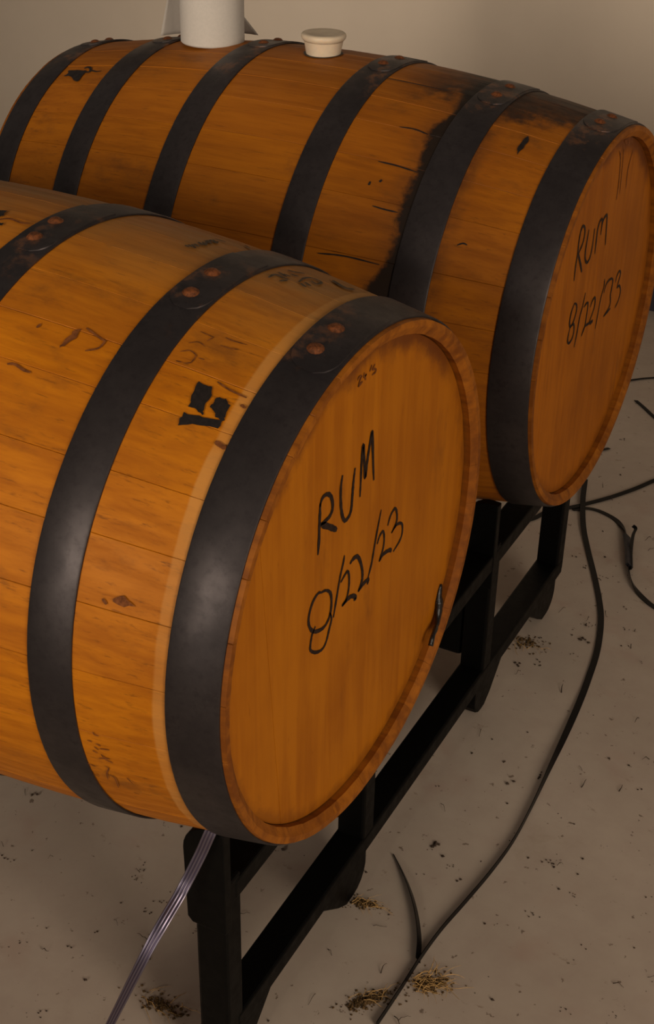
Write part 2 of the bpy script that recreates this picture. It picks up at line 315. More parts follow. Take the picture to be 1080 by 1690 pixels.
M = {}
M['oak_a'] = oak('oak_front', pale_band=(0.3965, 0.4105))
M['oak_b'] = oak('oak_rear', stain=True, light=(0.37, 0.116, 0.004), dark=(0.215, 0.060, 0.002))
M['head_a'] = plain_wood('head_oak_front', (0.44, 0.142, 0.0035), (0.335, 0.098, 0.002), pr=0.25, soak=True)
M['head_b'] = plain_wood('head_oak_rear', (0.41, 0.122, 0.0035), (0.29, 0.080, 0.002), pr=0.25, soak=True)
M['chime'] = plain_wood('chime_oak', (0.37, 0.118, 0.008), (0.17, 0.048, 0.005), axis='x', pr=0.45)
M['hoop_a'] = hoop_steel('hoop_steel_front', 0.55)
M['hoop_b'] = hoop_steel('hoop_steel_rear', 0.75)
M['rust'] = simple('rusty_rivet', (0.15, 0.045, 0.012), 0.6, 0.25, 0.5, 300, 0.4, 0.3)
M['ink'] = simple('marker_ink', (0.020, 0.010, 0.007), 0.6, 0, 0.4, 200, 0.2)
M['brown_ink'] = simple('faded_brown_mark', (0.15, 0.045, 0.008), 0.7, 0, 0.3, 200, 0.2)
M['stamp'] = simple('stamp_ink', (0.014, 0.010, 0.009), 0.55, 0, 0.4, 200, 0.3)
M['grey_ink'] = simple('worn_stencil_ink', (0.085, 0.058, 0.034), 0.7, 0, 0.4, 260, 0.2)
M['gouge'] = simple('bruised_wood', (0.16, 0.05, 0.012), 0.75, 0, 0.45, 160, 0.2)
M['resin'] = simple('black_resin', (0.006, 0.005, 0.005), 0.12, 0, 0.3, 260, 0.6, 0.8)
M['rack'] = simple('black_rack_paint', (0.0017, 0.0017, 0.0016), 0.5, 0.0, 0.3, 60, 0.13, 0.1)
M['strap'] = simple('black_strap_plastic', (0.0022, 0.0020, 0.0026), 0.33, 0, 0.3, 40, 0.14)
M['seal'] = simple('strap_seal_metal', (0.020, 0.020, 0.028), 0.4, 0.4, 0.3, 40, 0.5)
M['paper'] = simple('paper_towel', (0.48, 0.44, 0.395), 0.9, 0, 0.03, 220, 0.1, 0.15)
M['sheet'] = M['paper'].copy()
M['sheet'].name = 'paper_towel_sheet'
_t = M['sheet'].node_tree
_tr = _t.nodes.new('ShaderNodeBsdfTranslucent')
_tr.inputs['Color'].default_value = (0.62, 0.52, 0.47, 1)
_mx = _t.nodes.new('ShaderNodeMixShader')
_mx.inputs[0].default_value = 0.35
_t.links.new(_t.nodes['Principled BSDF'].outputs[0], _mx.inputs[1])
_t.links.new(_tr.outputs[0], _mx.inputs[2])
_t.links.new(_mx.outputs[0], _t.nodes['Material Output'].inputs['Surface'])
M['card'] = simple('card_core', (0.35, 0.22, 0.12), 0.9, 0, 0.1, 60, 0.1)
M['bung'] = simple('silicone_bung', (0.60, 0.49, 0.36), 0.45, 0, 0.08, 40, 0.4)
M['bung'].node_tree.nodes['Principled BSDF'].inputs['Subsurface Weight'].default_value = 0.4
M['bung'].node_tree.nodes['Principled BSDF'].inputs['Subsurface Radius'].default_value = (0.012, 0.008, 0.005)
M['hole'] = simple('soaked_bung_hole', (0.02, 0.012, 0.008), 0.6)
M['floor'] = concrete('concrete_floor')
M['wall'] = simple('painted_wall', (0.61, 0.515, 0.415), 0.85, 0, 0.04, 1.6, 0.2, 0.05)
M['base'] = simple('vinyl_baseboard', (0.055, 0.05, 0.065), 0.6, 0, 0.15, 8, 0.4)
M['straw'] = simple('pale_wood_fibre', (0.50, 0.30, 0.11), 0.8, 0, 0.35, 160, 0.2)
M['crumb'] = simple('dark_wood_crumb', (0.10, 0.058, 0.022), 0.85, 0, 0.5, 200, 0.2)
M['dirt'] = simple('dark_grit', (0.055, 0.037, 0.026), 0.9, 0, 0.5, 90, 0.2)

# silver-violet strap: satin woven plastic with fine ribs along its length
k = NT('violet_grey_strap')
uvn = k.new('ShaderNodeUVMap')
su = k.new('ShaderNodeSeparateXYZ')
k.link(uvn.outputs[0], su.inputs[0])
rib = k.math('SINE', k.math('MULTIPLY', su.outputs[0], 22.0))
nn = k.noise(30, detail=4)
k.base(k.mix(k.ss(rib, -1, 1), (0.12, 0.10, 0.16), (0.25, 0.22, 0.28)))
k.rough(k.ss(nn, 0.3, 0.7, 0.36, 0.28))
k.metal(0.85)
k.bump(rib, 0.5, 0.0006)
M['violet'] = k.m


# ------------------------------------------------------------------ mesh helpers
def link(name, me, mats, parent=None, smooth=False):
    o = bpy.data.objects.new(name, me)
    COL.objects.link(o)
    if not isinstance(mats, (list, tuple)):
        mats = [mats]
    if not me.materials:
        for m in mats:
            me.materials.append(m)
    if smooth:
        me.polygons.foreach_set('use_smooth', [True] * len(me.polygons))
    if parent:
        o.parent = parent
    return o


def from_bm(name, bm, mats, parent=None, smooth=False, sharp=None):
    bm.normal_update()
    if sharp:
        for e in bm.edges:
            e.smooth = not (len(e.link_faces) == 2 and e.calc_face_angle(0) > sharp)
    me = bpy.data.meshes.new(name)
    bm.to_mesh(me)
    bm.free()
    return link(name, me, mats, parent, smooth or bool(sharp))


def empty(name, loc=(0, 0, 0), rz=0.0):
    o = bpy.data.objects.new(name, None)
    o.empty_display_size = 0.1
    COL.objects.link(o)
    o.location = loc
    o.rotation_euler = (0, 0, rz)
    return o


def tag(o, label=None, cat=None, group=None, kind=None):
    if label:
        o['label'] = label
    if cat:
        o['category'] = cat
    if group:
        o['group'] = group
    if kind:
        o['kind'] = kind
    return o


def box_bm(x0, x1, y0, y1, z0, z1, bev=0.003, seg=2):
    bm = bmesh.new()
    bmesh.ops.create_cube(bm, size=1)
    for v in bm.verts:
        v.co = Vector(((x0 + x1) / 2 + v.co.x * (x1 - x0), (y0 + y1) / 2 + v.co.y * (y1 - y0), (z0 + z1) / 2 + v.co.z * (z1 - z0)))
    if bev:
        bmesh.ops.bevel(bm, geom=list(bm.edges), offset=bev, segments=seg, affect='EDGES', profile=0.5)
    return bm


def prism_bm(pts, a0, a1, axis, bev=0.002):
    """pts: 2-D outline; extruded from a0 to a1 along axis ('x': pts are (y,z); 'y': pts are (x,z))"""
    bm = bmesh.new()

    def mk(p, a):
        return (a, p[0], p[1]) if axis == 'x' else (p[0], a, p[1])
    v0 = [bm.verts.new(mk(p, a0)) for p in pts]
    v1 = [bm.verts.new(mk(p, a1)) for p in pts]
    n = len(pts)
    bm.faces.new(v0)
    bm.faces.new(list(reversed(v1)))
    for i in range(n):
        bm.faces.new((v0[i], v1[i], v1[(i + 1) % n], v0[(i + 1) % n]))
    bmesh.ops.recalc_face_normals(bm, faces=bm.faces)
    if bev:
        es = [e for e in bm.edges if e.calc_face_angle(0) > 1.2]
        bmesh.ops.bevel(bm, geom=es, offset=bev, segments=2, affect='EDGES', profile=0.5)
    return bm


def catmull(pts, sub=5):
    pts = [Vector(p) for p in pts]
    if len(pts) < 3:
        return [pts[0].lerp(pts[-1], i / sub) for i in range(sub + 1)]
    out = []
    P = [pts[0] * 2 - pts[1]] + pts + [pts[-1] * 2 - pts[-2]]
    for i in range(1, len(P) - 2):
        for s in range(sub):
            t = s / sub
            a, b, c, d = P[i - 1], P[i], P[i + 1], P[i + 2]
            out.append(0.5 * ((2 * b) + (c - a) * t + (2 * a - 5 * b + 4 * c - d) * t * t + (3 * b - a - 3 * c + d) * t ** 3))
    out.append(pts[-1])
    return out


def stroke2d(bm, pts, width, mapper, rng, taper=0.55):
    """a pen stroke in 2-D surface coordinates (metres), mapped on to the surface"""
    q = catmull([Vector((p[0], p[1])) for p in pts], 5)
    n = len(q)
    prev = None
    for i, p in enumerate(q):
        d = (q[min(i + 1, n - 1)] - q[max(i - 1, 0)])
        if d.length < 1e-9:
            d = Vector((1, 0))
        d.normalize()
        nrm = Vector((-d.y, d.x))
        e = min(i, n - 1 - i) / max(1, n - 1)
        w = width * 0.5 * (taper + (1 - taper) * min(1, e * 6)) * rng.uniform(0.85, 1.15)
        pr = [bm.verts.new(mapper(p + nrm * w)), bm.verts.new(mapper(p - nrm * w))]
        if prev:
            try:
                bm.faces.new((prev[0], prev[1], pr[1], pr[0]))
            except ValueError:
                pass
        prev = pr


def patch2d(bm, pts, mapper, rng, jag=0.0012, cuts=3):
    b2 = bmesh.new()
    n = len(pts)
    ring = []
    for i in range(n):
        a, b = Vector(pts[i]), Vector(pts[(i + 1) % n])
        for s in range(3):
            p = a.lerp(b, s / 3) + Vector((rng.uniform(-jag, jag), rng.uniform(-jag, jag)))
            ring.append(b2.verts.new((p.x, p.y, 0)))
    f = b2.faces.new(ring)
    bmesh.ops.triangulate(b2, faces=[f])
    for _ in range(2):
        bmesh.ops.subdivide_edges(b2, edges=[e for e in b2.edges if e.calc_length() > 0.009], cuts=1)
        bmesh.ops.triangulate(b2, faces=list(b2.faces))
    vm = {v: bm.verts.new(mapper(Vector((v.co.x, v.co.y)))) for v in b2.verts}
    for f in b2.faces:
        try:
            bm.faces.new([vm[v] for v in f.verts])
        except ValueError:
            pass
    b2.free()


def orient(bm, fn):
    """flip faces so they look along fn(centre)"""
    bm.normal_update()
    for f in bm.faces:
        if f.normal.dot(fn(f.calc_center_median())) < 0:
            f.normal_flip()


# ------------------------------------------------------------------ setting
WY = 2.37
bm = box_bm(-4.5, 4.0, -4.2, WY + 0.15, -0.12, 0.0, bev=0)
tag(from_bm('floor', bm, M['floor']), 'pale dusty concrete floor under the barrels', kind='structure')
bm = box_bm(-4.5, 4.0, WY, WY + 0.15, 0.0, 2.9, bev=0)
tag(from_bm('wall_back', bm, M['wall']), 'plain cream painted wall behind the barrels', kind='structure')
bm = box_bm(-4.5, 4.0, WY - 0.012, WY, 0.0, 0.082, bev=0.003)
tag(from_bm('baseboard_back', bm, M['base']), 'dark grey baseboard along the foot of the wall', kind='structure')

# ------------------------------------------------------------------ barrels
RB, RH, LH = 0.31466, 0.27, 0.45235


def prof(x):
    return RB - (RB - RH) * (x / LH) ** 2


def slope(x):
    return -2 * (RB - RH) * x / LH ** 2


def surf(x, a, off=0.0):
    r = prof(x) + off
    return Vector((x, r * math.cos(a), r * math.sin(a)))


def stave_mesh(a0, a1, x0, x1, hx0, hx1, dr):
    """one bent stave, solid, chamfered at the chimes; hx0/hx1 = inner planes of the heads"""
    xs = [x0, x0 + .006, hx0 - 0.004, hx0 + 0.02] + [x0 + (x1 - x0) * t for t in [i / 16 for i in range(2, 15)]] + [hx1 - 0.02, hx1 + 0.004, x1 - .006, x1]
    xs = sorted(set(xs))
    gap = 0.00010
    bm = bmesh.new()
    rows = []
    for x in xs:
        r = prof(x) + dr
        if x <= x0 + 1e-6 or x >= x1 - 1e-6:
            ri = r - 0.0065
        elif x < hx0 or x > hx1:
            ri = r - 0.016
        else:
            ri = r - 0.022
        row = []
        g = gap / r
        e = 0.0005 / r
        for a, rr in ((a0 + g, r - 0.0005), (a0 + g + e, r), (a0 + (a1 - a0) / 3, r), (a0 + (a1 - a0) * 2 / 3, r), (a1 - g - e, r), (a1 - g, r - 0.0005),
                      (a1 - g, ri), ((a0 + a1) / 2, ri), (a0 + g, ri)):
            row.append(bm.verts.new((x, rr * math.cos(a), rr * math.sin(a))))
        rows.append(row)
    n = 9
    for i in range(len(rows) - 1):
        for j in range(n):
            f = bm.faces.new((rows[i][j], rows[i][(j + 1) % n], rows[i + 1][(j + 1) % n], rows[i + 1][j]))
            f.material_index = 1 if (5 <= j <= 8 or xs[i] > hx1 + .003 or xs[i + 1] < hx0 - .003) else 0
    f = bm.faces.new(rows[0]); f.material_index = 1
    f = bm.faces.new(list(reversed(rows[-1]))); f.material_index = 1
    bmesh.ops.recalc_face_normals(bm, faces=bm.faces)
    return bm


def hoop_bm(xa, xb, lap=None, th=0.0018):
    """steel band following the bilge; lap=(angle of the free end, angle where the lap starts)"""
    bm = bmesh.new()
    N = 120
    xs = [xa, xa + 0.0015, (xa + xb) / 2, xb - 0.0015, xb]
    out, inn = [], []
    for i in range(N):
        a = 2 * math.pi * i / N
        wob = 0.0004 * math.sin(3 * a + xa * 40) + 0.0003 * math.sin(7 * a + xb * 31)
        out.append([bm.verts.new(surf(x + wob, a, 0.0006 + th - (0.0007 if x in (xa, xb) else 0))) for x in xs])
        inn.append([bm.verts.new(surf(x + wob, a, 0.0002)) for x in (xa, xb)])
    for i in range(N):
        k2 = (i + 1) % N
        for j in range(4):
            bm.faces.new((out[i][j], out[k2][j], out[k2][j + 1], out[i][j + 1]))
        bm.faces.new((inn[i][0], inn[k2][0], out[k2][0], out[i][0]))
        bm.faces.new((out[i][4], out[k2][4], inn[k2][1], inn[i][1]))
        bm.faces.new((inn[i][1], inn[k2][1], inn[k2][0], inn[i][0]))
    if lap:
        a_end, a_st = lap
        w = xb - xa
        n = 22
        rows = []
        for i in range(n + 1):
            t = i / n
            a = a_st + (a_end - a_st) * t
            # rounded tongue at the free end
            d = (a_end - a) * prof(xa)
            R = w * 0.55
            half = w * 0.5 - 0.0012
            if d < R:
                half *= math.sqrt(max(0.02, 1 - ((R - d) / R) ** 2)) * 0.75 + 0.25
            xm = (xa + xb) / 2
            top = 0.0006 + 1.6 * th
            rows.append([bm.verts.new(surf(xm - half, a, 0.001)), bm.verts.new(surf(xm - half + 0.0008, a, top)),
                         bm.verts.new(surf(xm, a, top)), bm.verts.new(surf(xm + half - 0.0008, a, top)), bm.verts.new(surf(xm + half, a, 0.001))])
        for i in range(n):
            for j in range(4):
                bm.faces.new((rows[i][j], rows[i + 1][j], rows[i + 1][j + 1], rows[i][j + 1]))
        bm.faces.new(rows[0])
        bm.faces.new(list(reversed(rows[-1])))
    bmesh.ops.recalc_face_normals(bm, faces=bm.faces)
    return bm


def rivet_bm(x, a, r=0.0070, h=0.0036, off=0.0036):
    bm = bmesh.new()
    nrm = Vector((-slope(x), math.cos(a), math.sin(a))).normalized()
    t1 = Vector((0, -math.sin(a), math.cos(a)))
    t2 = nrm.cross(t1)
    c = surf(x, a, off - 0.0004)
    rings = []
    for rr, hh in ((1.25, 0.0), (1.1, 0.10), (0.95, 0.35), (0.7, 0.8), (0.35, 1.0)):
        rings.append([bm.verts.new(c + nrm * (hh * h) + (t1 * math.cos(2 * math.pi * k / 14) + t2 * math.sin(2 * math.pi * k / 14)) * (rr * r)) for k in range(14)])
    for i in range(4):
        for k in range(14):
            bm.faces.new((rings[i][k], rings[i][(k + 1) % 14], rings[i + 1][(k + 1) % 14], rings[i + 1][k]))
    bm.faces.new(rings[-1])
    bmesh.ops.recalc_face_normals(bm, faces=bm.faces)
    return bm


def head_boards(root, xh, rad, tilt, seams, mat, direction=1):
    """upright boards of a barrel head, cut from the disc"""
    ed = [-rad] + seams + [rad]
    ct, st = math.cos(tilt), math.sin(tilt)
    rng = random.Random(3)
    for i in range(len(ed) - 1):
        s0, s1 = ed[i] + 0.0001, ed[i + 1] - 0.0001
        n = 14
        pts = []
        for k in range(n + 1):
            s = s0 + (s1 - s0) * k / n
            pts.append((s, -math.sqrt(max(1e-8, rad * rad - s * s))))
        for k in range(n + 1):
            s = s1 + (s0 - s1) * k / n
            pts.append((s, math.sqrt(max(1e-8, rad * rad - s * s))))
        # drop doubles at the disc's own ends
        q = []
        for p in pts:
            if not q or (Vector(p) - Vector(q[-1])).length > 1e-4:
                q.append(p)
        if (Vector(q[0]) - Vector(q[-1])).length < 1e-4:
            q.pop()
        q = [(s * ct - t * st, s * st + t * ct) for s, t in q]
        dx = rng.uniform(-0.0003, 0.0003)
        xa, xb = (xh - 0.02, xh + dx) if direction > 0 else (xh - dx, xh + 0.02)
        bm = prism_bm(q, xa, xb, 'x', bev=0.0004)
        from_bm('head_board', bm, mat, root)


def marks(root, name, data, mat, kind, label, xh=None, off=0.0012, seed=1, jag=0.0012):
    rng = random.Random(seed)
    bm = bmesh.new()
    if kind == 'head':
        for s in data:
            stroke2d(bm, s[1:], s[0], lambda p: Vector((xh + 0.0007, p.x, p.y)), rng)
        orient(bm, lambda c: Vector((1, 0, 0)))
    else:
        R0 = 0.30

        def mp(p):
            return surf(p.x, p.y / R0, off)
        for s in data:
            pts = [(q[0], (q[1] if q[1] > -0.5 else q[1] + 2 * math.pi) * R0) for q in s[1:]]
            if s[0] == 0:
                patch2d(bm, pts, mp, rng, jag)
            else:
                stroke2d(bm, pts, s[0], mp, rng)
        orient(bm, lambda c: Vector((0, c.y, c.z)))
    o = from_bm(name, bm, mat, root)
    if label:
        o['label'] = label
    return o


def make_barrel(loc, rz, x0, x1, hx0, hx1, seams, hoops, mats, head_tilt, head_seams, label):
    root = empty('oak_barrel', loc, rz)
    tag(root, label, 'barrel', 'whiskey style oak barrels lying on the rack')
    rng = random.Random(11 if rz == 0 else 23)
    for i in range(len(seams)):
        a0, a1 = seams[i], seams[(i + 1) % len(seams)]
        if a1 < a0:
            a1 += 2 * math.pi
        bm = stave_mesh(a0, a1, x0, x1, hx0, hx1, rng.uniform(-0.00035, 0.00035))
        from_bm('stave', bm, [mats['oak'], M['chime']], root, sharp=0.5)
    head_boards(root, hx1, prof(hx1) - 0.0182, head_tilt, head_seams, mats['head'], 1)
    head_boards(root, hx0, prof(hx0) - 0.0182, head_tilt, head_seams, mats['head'], -1)
    for xa, xb, lap, rivs in hoops:
        h = from_bm('hoop', hoop_bm(xa, xb, lap), mats['hoop'], root, sharp=0.6)
        h['label'] = 'dark steel hoop'
        for (rx, ra) in rivs:
            r = from_bm('rivet', rivet_bm(rx, ra), M['rust'], h, smooth=True)
            r['label'] = 'rusty rivet'
    return root


def fill_seams(known, seed):
    """complete the ring of stave joints around the observed ones"""
    rng = random.Random(seed)
    out = list(known)
    a = known[-1]
    end = known[0] + 2 * math.pi
    while end - a > 0.30:
        a += rng.uniform(0.18, 0.27)
        out.append(a)
    return out


seams_a = fill_seams([1.45, 1.64, 1.855, 2.03, 2.19, 2.41, 2.60, 2.81, 3.03, 3.262, 3.47], 5)
hoops_a = []
for (xa, xb), lap, rv in (((.4092, .4584), (1.885, 1.45), [(.4290, 1.647), (.4290, 1.783)]),
                          ((.2764, .3201), (1.825, 1.42), [(.2925, 1.613), (.2955, 1.750)]),
                          ((.0955, .1402), (1.80, 1.42), [(.110, 1.608), (.1135, 1.726)])):
    hoops_a.append((xa, xb, lap, rv))
    hoops_a.append((-xb, -xa, (lap[0] - 0.3, lap[1] - 0.3), [(-r[0], r[1] - 0.3) for r in rv]))
front = make_barrel((0, 0, ZB), 0.0, -0.4630, 0.4630, -0.4495, 0.4495, seams_a, hoops_a,
                    {'oak': M['oak_a'], 'head': M['head_a'], 'hoop': M['hoop_a']}, 0.10, [-.172, -.072, .047, .159],
                    'nearest oak barrel with a torn black stamp on its side, RUM written on its head')
marks(front, 'marker_word', D['F_rum'], M['ink'], 'head', 'black handwritten word RUM', xh=.4495, seed=2)
marks(front, 'marker_date', D['F_date'], M['ink'], 'head', 'black handwritten date 8/22/23', xh=.4495, seed=3)
marks(front, 'pencil_tally', D['F_tally'], M['brown_ink'], 'head', 'small faded brown figures near the rim', xh=.4495, seed=4)
marks(front, 'stamp', D['F_stamp'], M['stamp'], 'side', 'torn black square stamp', seed=5, jag=0.0009)
for i, m in enumerate(D['F_scuffs']):
    marks(front, 'scuff', [m], M['gouge'], 'side', None, seed=6 + i)
marks(front, 'printed_code', D['F_print'], M['grey_ink'], 'side', 'worn grey printed code', seed=7)
marks(front, 'stencil', D['F_stencil'], M['grey_ink'], 'side', 'worn grey stencilled emblem', seed=8)
marks(front, 'stamp', D['F_leftmarks'], M['stamp'], 'side', None, seed=9)
for i, m in enumerate(D['F_gouge']):
    marks(front, 'gouge', [m], M['gouge'], 'side', 'bruised gouge in the wood', seed=10 + i)
for i, m in enumerate(D['F_scribble']):
    marks(front, 'scratch', [[m[0] * .75] + m[1:]], M['gouge'], 'side', None, seed=30 + i)

seams_b = fill_seams([1.33, 1.53, 1.723, 1.90, 2.06, 2.25, 2.43, 2.68, 2.88, 3.08, 3.30], 9)
hoops_b = []
for (xa, xb), lap, rv in (((.3971, .4498), (1.70, 1.30), [(.420, 1.60), (.423, 1.45)]), ((.2535, .3035), (1.76, 1.30), [(.279, 1.659), (.279, 1.50)]),
                          ((.0814, .1277), (1.70, 1.30), [(.100, 1.60), (.103, 1.45)]), ((-.1291, -.0823), (1.62, 1.2), [(-.106, 1.535), (-.106, 1.40)]),
                          ((-.2974, -.2519), (1.62, 1.2), [(-.275, 1.535), (-.275, 1.40)]), ((-.4349, -.3892), (1.62, 1.2), [(-.412, 1.535), (-.412, 1.40)])):
    hoops_b.append((xa, xb, lap, rv))
rear = make_barrel((-0.01836, 0.75498, ZB), 0.01439, -0.4405, 0.4545, -0.427, 0.4405, seams_b, hoops_b,
                   {'oak': M['oak_b'], 'head': M['head_b'], 'hoop': M['hoop_b']}, 0.18, [-.205, -.115, .005, .118],
                   'farther oak barrel with a black spill stain down its side and a bung on top')
marks(rear, 'marker_word', D['R_rum'], M['ink'], 'head', 'thin black handwritten word RUM', xh=.4405, seed=12)
marks(rear, 'marker_date', D['R_date'], M['ink'], 'head', 'thin black handwritten date 8/22/23', xh=.4405, seed=13)
marks(rear, 'drip_stain', D['R_drips'], M['gouge'], 'head', 'brown drip streaks under the rim', xh=.4405, seed=14)
for i, m in enumerate(D['R_marks']):
    marks(rear, 'scuff', [m], M['stamp'], 'side', None, seed=60 + i)
ring = [[0] + [[0.0 + 0.0285 * math.cos(t), math.pi / 2 + 0.0285 / 0.30 * math.sin(t)] for t in [2 * math.pi * i / 20 for i in range(20)]]]
marks(rear, 'bung_hole', ring, M['hole'], 'side', 'dark soaked rim of the bung hole', seed=16, jag=0.0006)

# black resin run over the front barrel's rim
bm = bmesh.new()
path = [(0.4502, 0.2089, -0.1234),(0.4512, 0.2035, -0.1360),(0.4530, 0.2014, -0.1486),(0.4555, 0.1956, -0.1580),(0.4590, 0.1841, -0.1642),(0.4625, 0.1671, -0.1662),(0.4638, 0.1590, -0.1752)]
path = catmull([Vector(p) for p in path], 4)
n = len(path)
prev = None
rng = random.Random(4)
for i, p in enumerate(path):
    t = i / (n - 1)
    r = 0.0062 * (math.sin(math.pi * min(1, t * 1.25 + 0.08)) ** 0.6 if t < 0.7 else 0.62) * rng.uniform(0.85, 1.15)
    d = (path[min(i + 1, n - 1)] - path[max(i - 1, 0)]).normalized()
    u = d.cross(Vector((1, 0, 0))).normalized()
    w = d.cross(u)
    cur = [bm.verts.new(p + (u * math.cos(a) + w * math.sin(a) * 0.7) * r) for a in [2 * math.pi * k / 10 for k in range(10)]]
    if prev:
        for k2 in range(10):
            bm.faces.new((prev[k2], prev[(k2 + 1) % 10], cur[(k2 + 1) % 10], cur[k2]))
    else:
        bm.faces.new(cur)
    prev = cur
bm.faces.new(list(reversed(prev)))
bmesh.ops.recalc_face_normals(bm, faces=bm.faces)
o = from_bm('resin_run', bm, M['resin'], front, smooth=True)
o['label'] = 'glossy black resin run over the rim'

# ------------------------------------------------------------------ rack
rack = empty('barrel_rack', (0, 0, 0), 0.024)
tag(rack, 'black steel two barrel rack standing on the floor under both barrels', 'rack')
XF, XW = 0.386, 0.041                       # front face and depth of the bars
UP0, UP1 = ZB - .345, ZB - .317             # upper rail
LO0, LO1 = ZB - .557, ZB - .529             # lower rail
CY = (0.0, 0.752)
LP, RP = (-.175, -.142), (.164, .197)       # posts left and right of each barrel


def arc(cx, cy, r, a0, a1, n=6):
    return [(cx + r * math.cos(math.radians(a0 + (a1 - a0) * i / n)), cy + r * math.sin(math.radians(a0 + (a1 - a0) * i / n))) for i in range(n + 1)]


def frame(sign):
    def X(a, b):
        return (a, b) if sign > 0 else (-b, -a)
    x0, x1 = X(XF - XW, XF)
    ya, yb = LP[0], CY[1] + RP[1]
    from_bm('upper_rail', box_bm(x0, x1, ya + .02, yb - .02, UP0, UP1, .003), M['rack'], rack)
    from_bm('lower_rail', box_bm(x0, x1, ya + .02, yb - .006, LO0, LO1, .003), M['rack'], rack)
    for c in CY:
        for (p0, p1), side in ((LP, -1), (RP, 1)):
            px0, px1 = X(XF - XW + .001, XF - .001)
            from_bm('post', box_bm(px0, px1, c + p0, c + p1, LO0 + .004, UP1 + .006, .004), M['rack'], rack)
            # saddle lug on the outer face, rising to the barrel, its back corner rounded off
            yo = (p0 - .004, p0 + .010) if side < 0 else (p1 - .033, p1 - .019)
            yc = min(abs(yo[0]), abs(yo[1]))
            top = ZB - math.sqrt(0.2835 ** 2 - yc ** 2) - 0.0015
            xb, xf = XF - XW - .006, XF + .001
            pts = [(xf, ZB - .375), (xf, top - .001)] + [(xf - .012, top)] + arc(xb + .034, top - .036, .036, 88, 180, 7) + [(xb, ZB - .368), (xb + .006, ZB - .375)]
            if sign < 0:
                pts = [(-a, b) for a, b in pts]
            from_bm('saddle_lug', prism_bm(pts, c + yo[0], c + yo[1], 'y', .0015), M['rack'], rack)
            # foot: upright outer side with a rounded toe, slanting back up to the rail
            if side < 0:
                pts = [(c + p0 + .002, LO0 + .012), (c + p0 + .002, 0.03)] + [(c + p0 + .032 + .03 * math.cos(math.radians(t)), .030 + .03 * math.sin(math.radians(t))) for t in (200, 225, 250, 270)] + \
                      [(c - .128, 0.0), (c - .105, .014), (c - .04, LO0), (c - .03, LO0 + .012)]
            else:
                pts = [(c + p1 - .002, LO0 + .012), (c + p1 - .002, 0.032)] + [(c + p1 - .037 + .035 * math.cos(math.radians(t)), .035 + .035 * math.sin(math.radians(t))) for t in (-10, -30, -50, -70, -90)] + \
                      [(c + .140, 0.0), (c + .115, .016), (c + .045, LO0), (c + .035, LO0 + .012)]
            fx0, fx1 = X(XF - XW, XF - .010)
            from_bm('foot', prism_bm(pts, fx0, fx1, 'x', .0015), M['rack'], rack)


frame(1)
frame(-1)
for y0, y1 in ((RP[0] + .004, RP[1] - .004), (CY[1] + LP[0] + .004, CY[1] + LP[1] - .004)):
    from_bm('cross_tube', box_bm(-XF + XW, XF - XW + .002, y0, y1, LO1 + .010, UP0 + .002, .010, 3), M['rack'], rack)

# ------------------------------------------------------------------ things on the far barrel
Rm = Matrix.Translation((-0.01836, 0.75498, ZB)) @ Matrix.Rotation(0.01439, 4, 'Z')


def lathe(prof_pts, seg=40):
    bm = bmesh.new()
    rows = [[bm.verts.new((r * math.cos(2 * math.pi * k / seg), r * math.sin(2 * math.pi * k / seg), z)) for k in range(seg)] for r, z in prof_pts]
    for i in range(len(rows) - 1):
        for k in range(seg):
            bm.faces.new((rows[i][k], rows[i][(k + 1) % seg], rows[i + 1][(k + 1) % seg], rows[i + 1][k]))
    bm.faces.new(list(reversed(rows[0])))
    bm.faces.new(rows[-1])
    bmesh.ops.recalc_face_normals(bm, faces=bm.faces)
    return bm


bung = empty('barrel_bung', Rm @ Vector((0.0, 0.0, RB)))
tag(bung, 'off white silicone bung pressed into the top of the farther barrel', 'bung')
from_bm('plug', lathe([(.0225, -.012), (.0248, 0.0), (.0262, .008), (.0276, .015), (.0288, .0195)]), M['bung'], bung, sharp=0.7)
from_bm('cap', lathe([(.0286, .0185), (.0306, .0205), (.0320, .0225), (.0324, .0250), (.0318, .0275), (.0300, .0288), (.0262, .0292), (.0200, .0284), (.012, .0280), (.005, .0279)]), M['bung'], bung, sharp=1.0)

roll = empty('paper_towel_roll', Rm @ Vector((-0.192, 0.008, prof(-0.192) + 0.0006)))
tag(roll, 'white paper towel roll standing on top of the farther barrel', 'paper roll')
rr = 0.0475
bm = lathe([(.020, .0015), (rr - .002, .0), (rr, .002), (rr, .14), (rr, .277), (rr - .002, .279), (.020, .2785)], 56)
from_bm('roll', bm, M['paper'], roll, sharp=0.6)
from_bm('core', lathe([(.0195, .004), (.0205, .004), (.0205, .2805), (.0195, .2805)], 32), M['card'], roll, sharp=0.6)
# loose outer sheet: leaves the roll behind and flares out to both sides
bm = bmesh.new()
left_dir, back_dir = Vector((-0.837, -0.547, 0)), Vector((-0.547, 0.837, 0))
rows = []
NS, NH = 30, 12
for i in range(NS + 1):
    t = i / NS
    row = []
    for j in range(NH + 1):
        h = j / NH
        z = 0.0030 + 0.255 * h ** 1.5
        lo = 0.079 - 0.016 * min(1.0, z / 0.07)                 # left edge, flaring towards the foot
        hi = 0.072 - 0.030 * min(1.0, z / 0.035)                # right edge
        u = lo + (-hi - lo) * t
        dep = 0.0515 - 4.6 * u * u + 0.0015 * math.sin(16 * t + 3 * h)
        c0 = left_dir * u + back_dir * dep + Vector((0, 0, z))
        row.append((c0, c0 + back_dir * 0.0006))
    rows.append(row)
va = [[bm.verts.new(p[0]) for p in r] for r in rows]
vb = [[bm.verts.new(p[1]) for p in r] for r in rows]
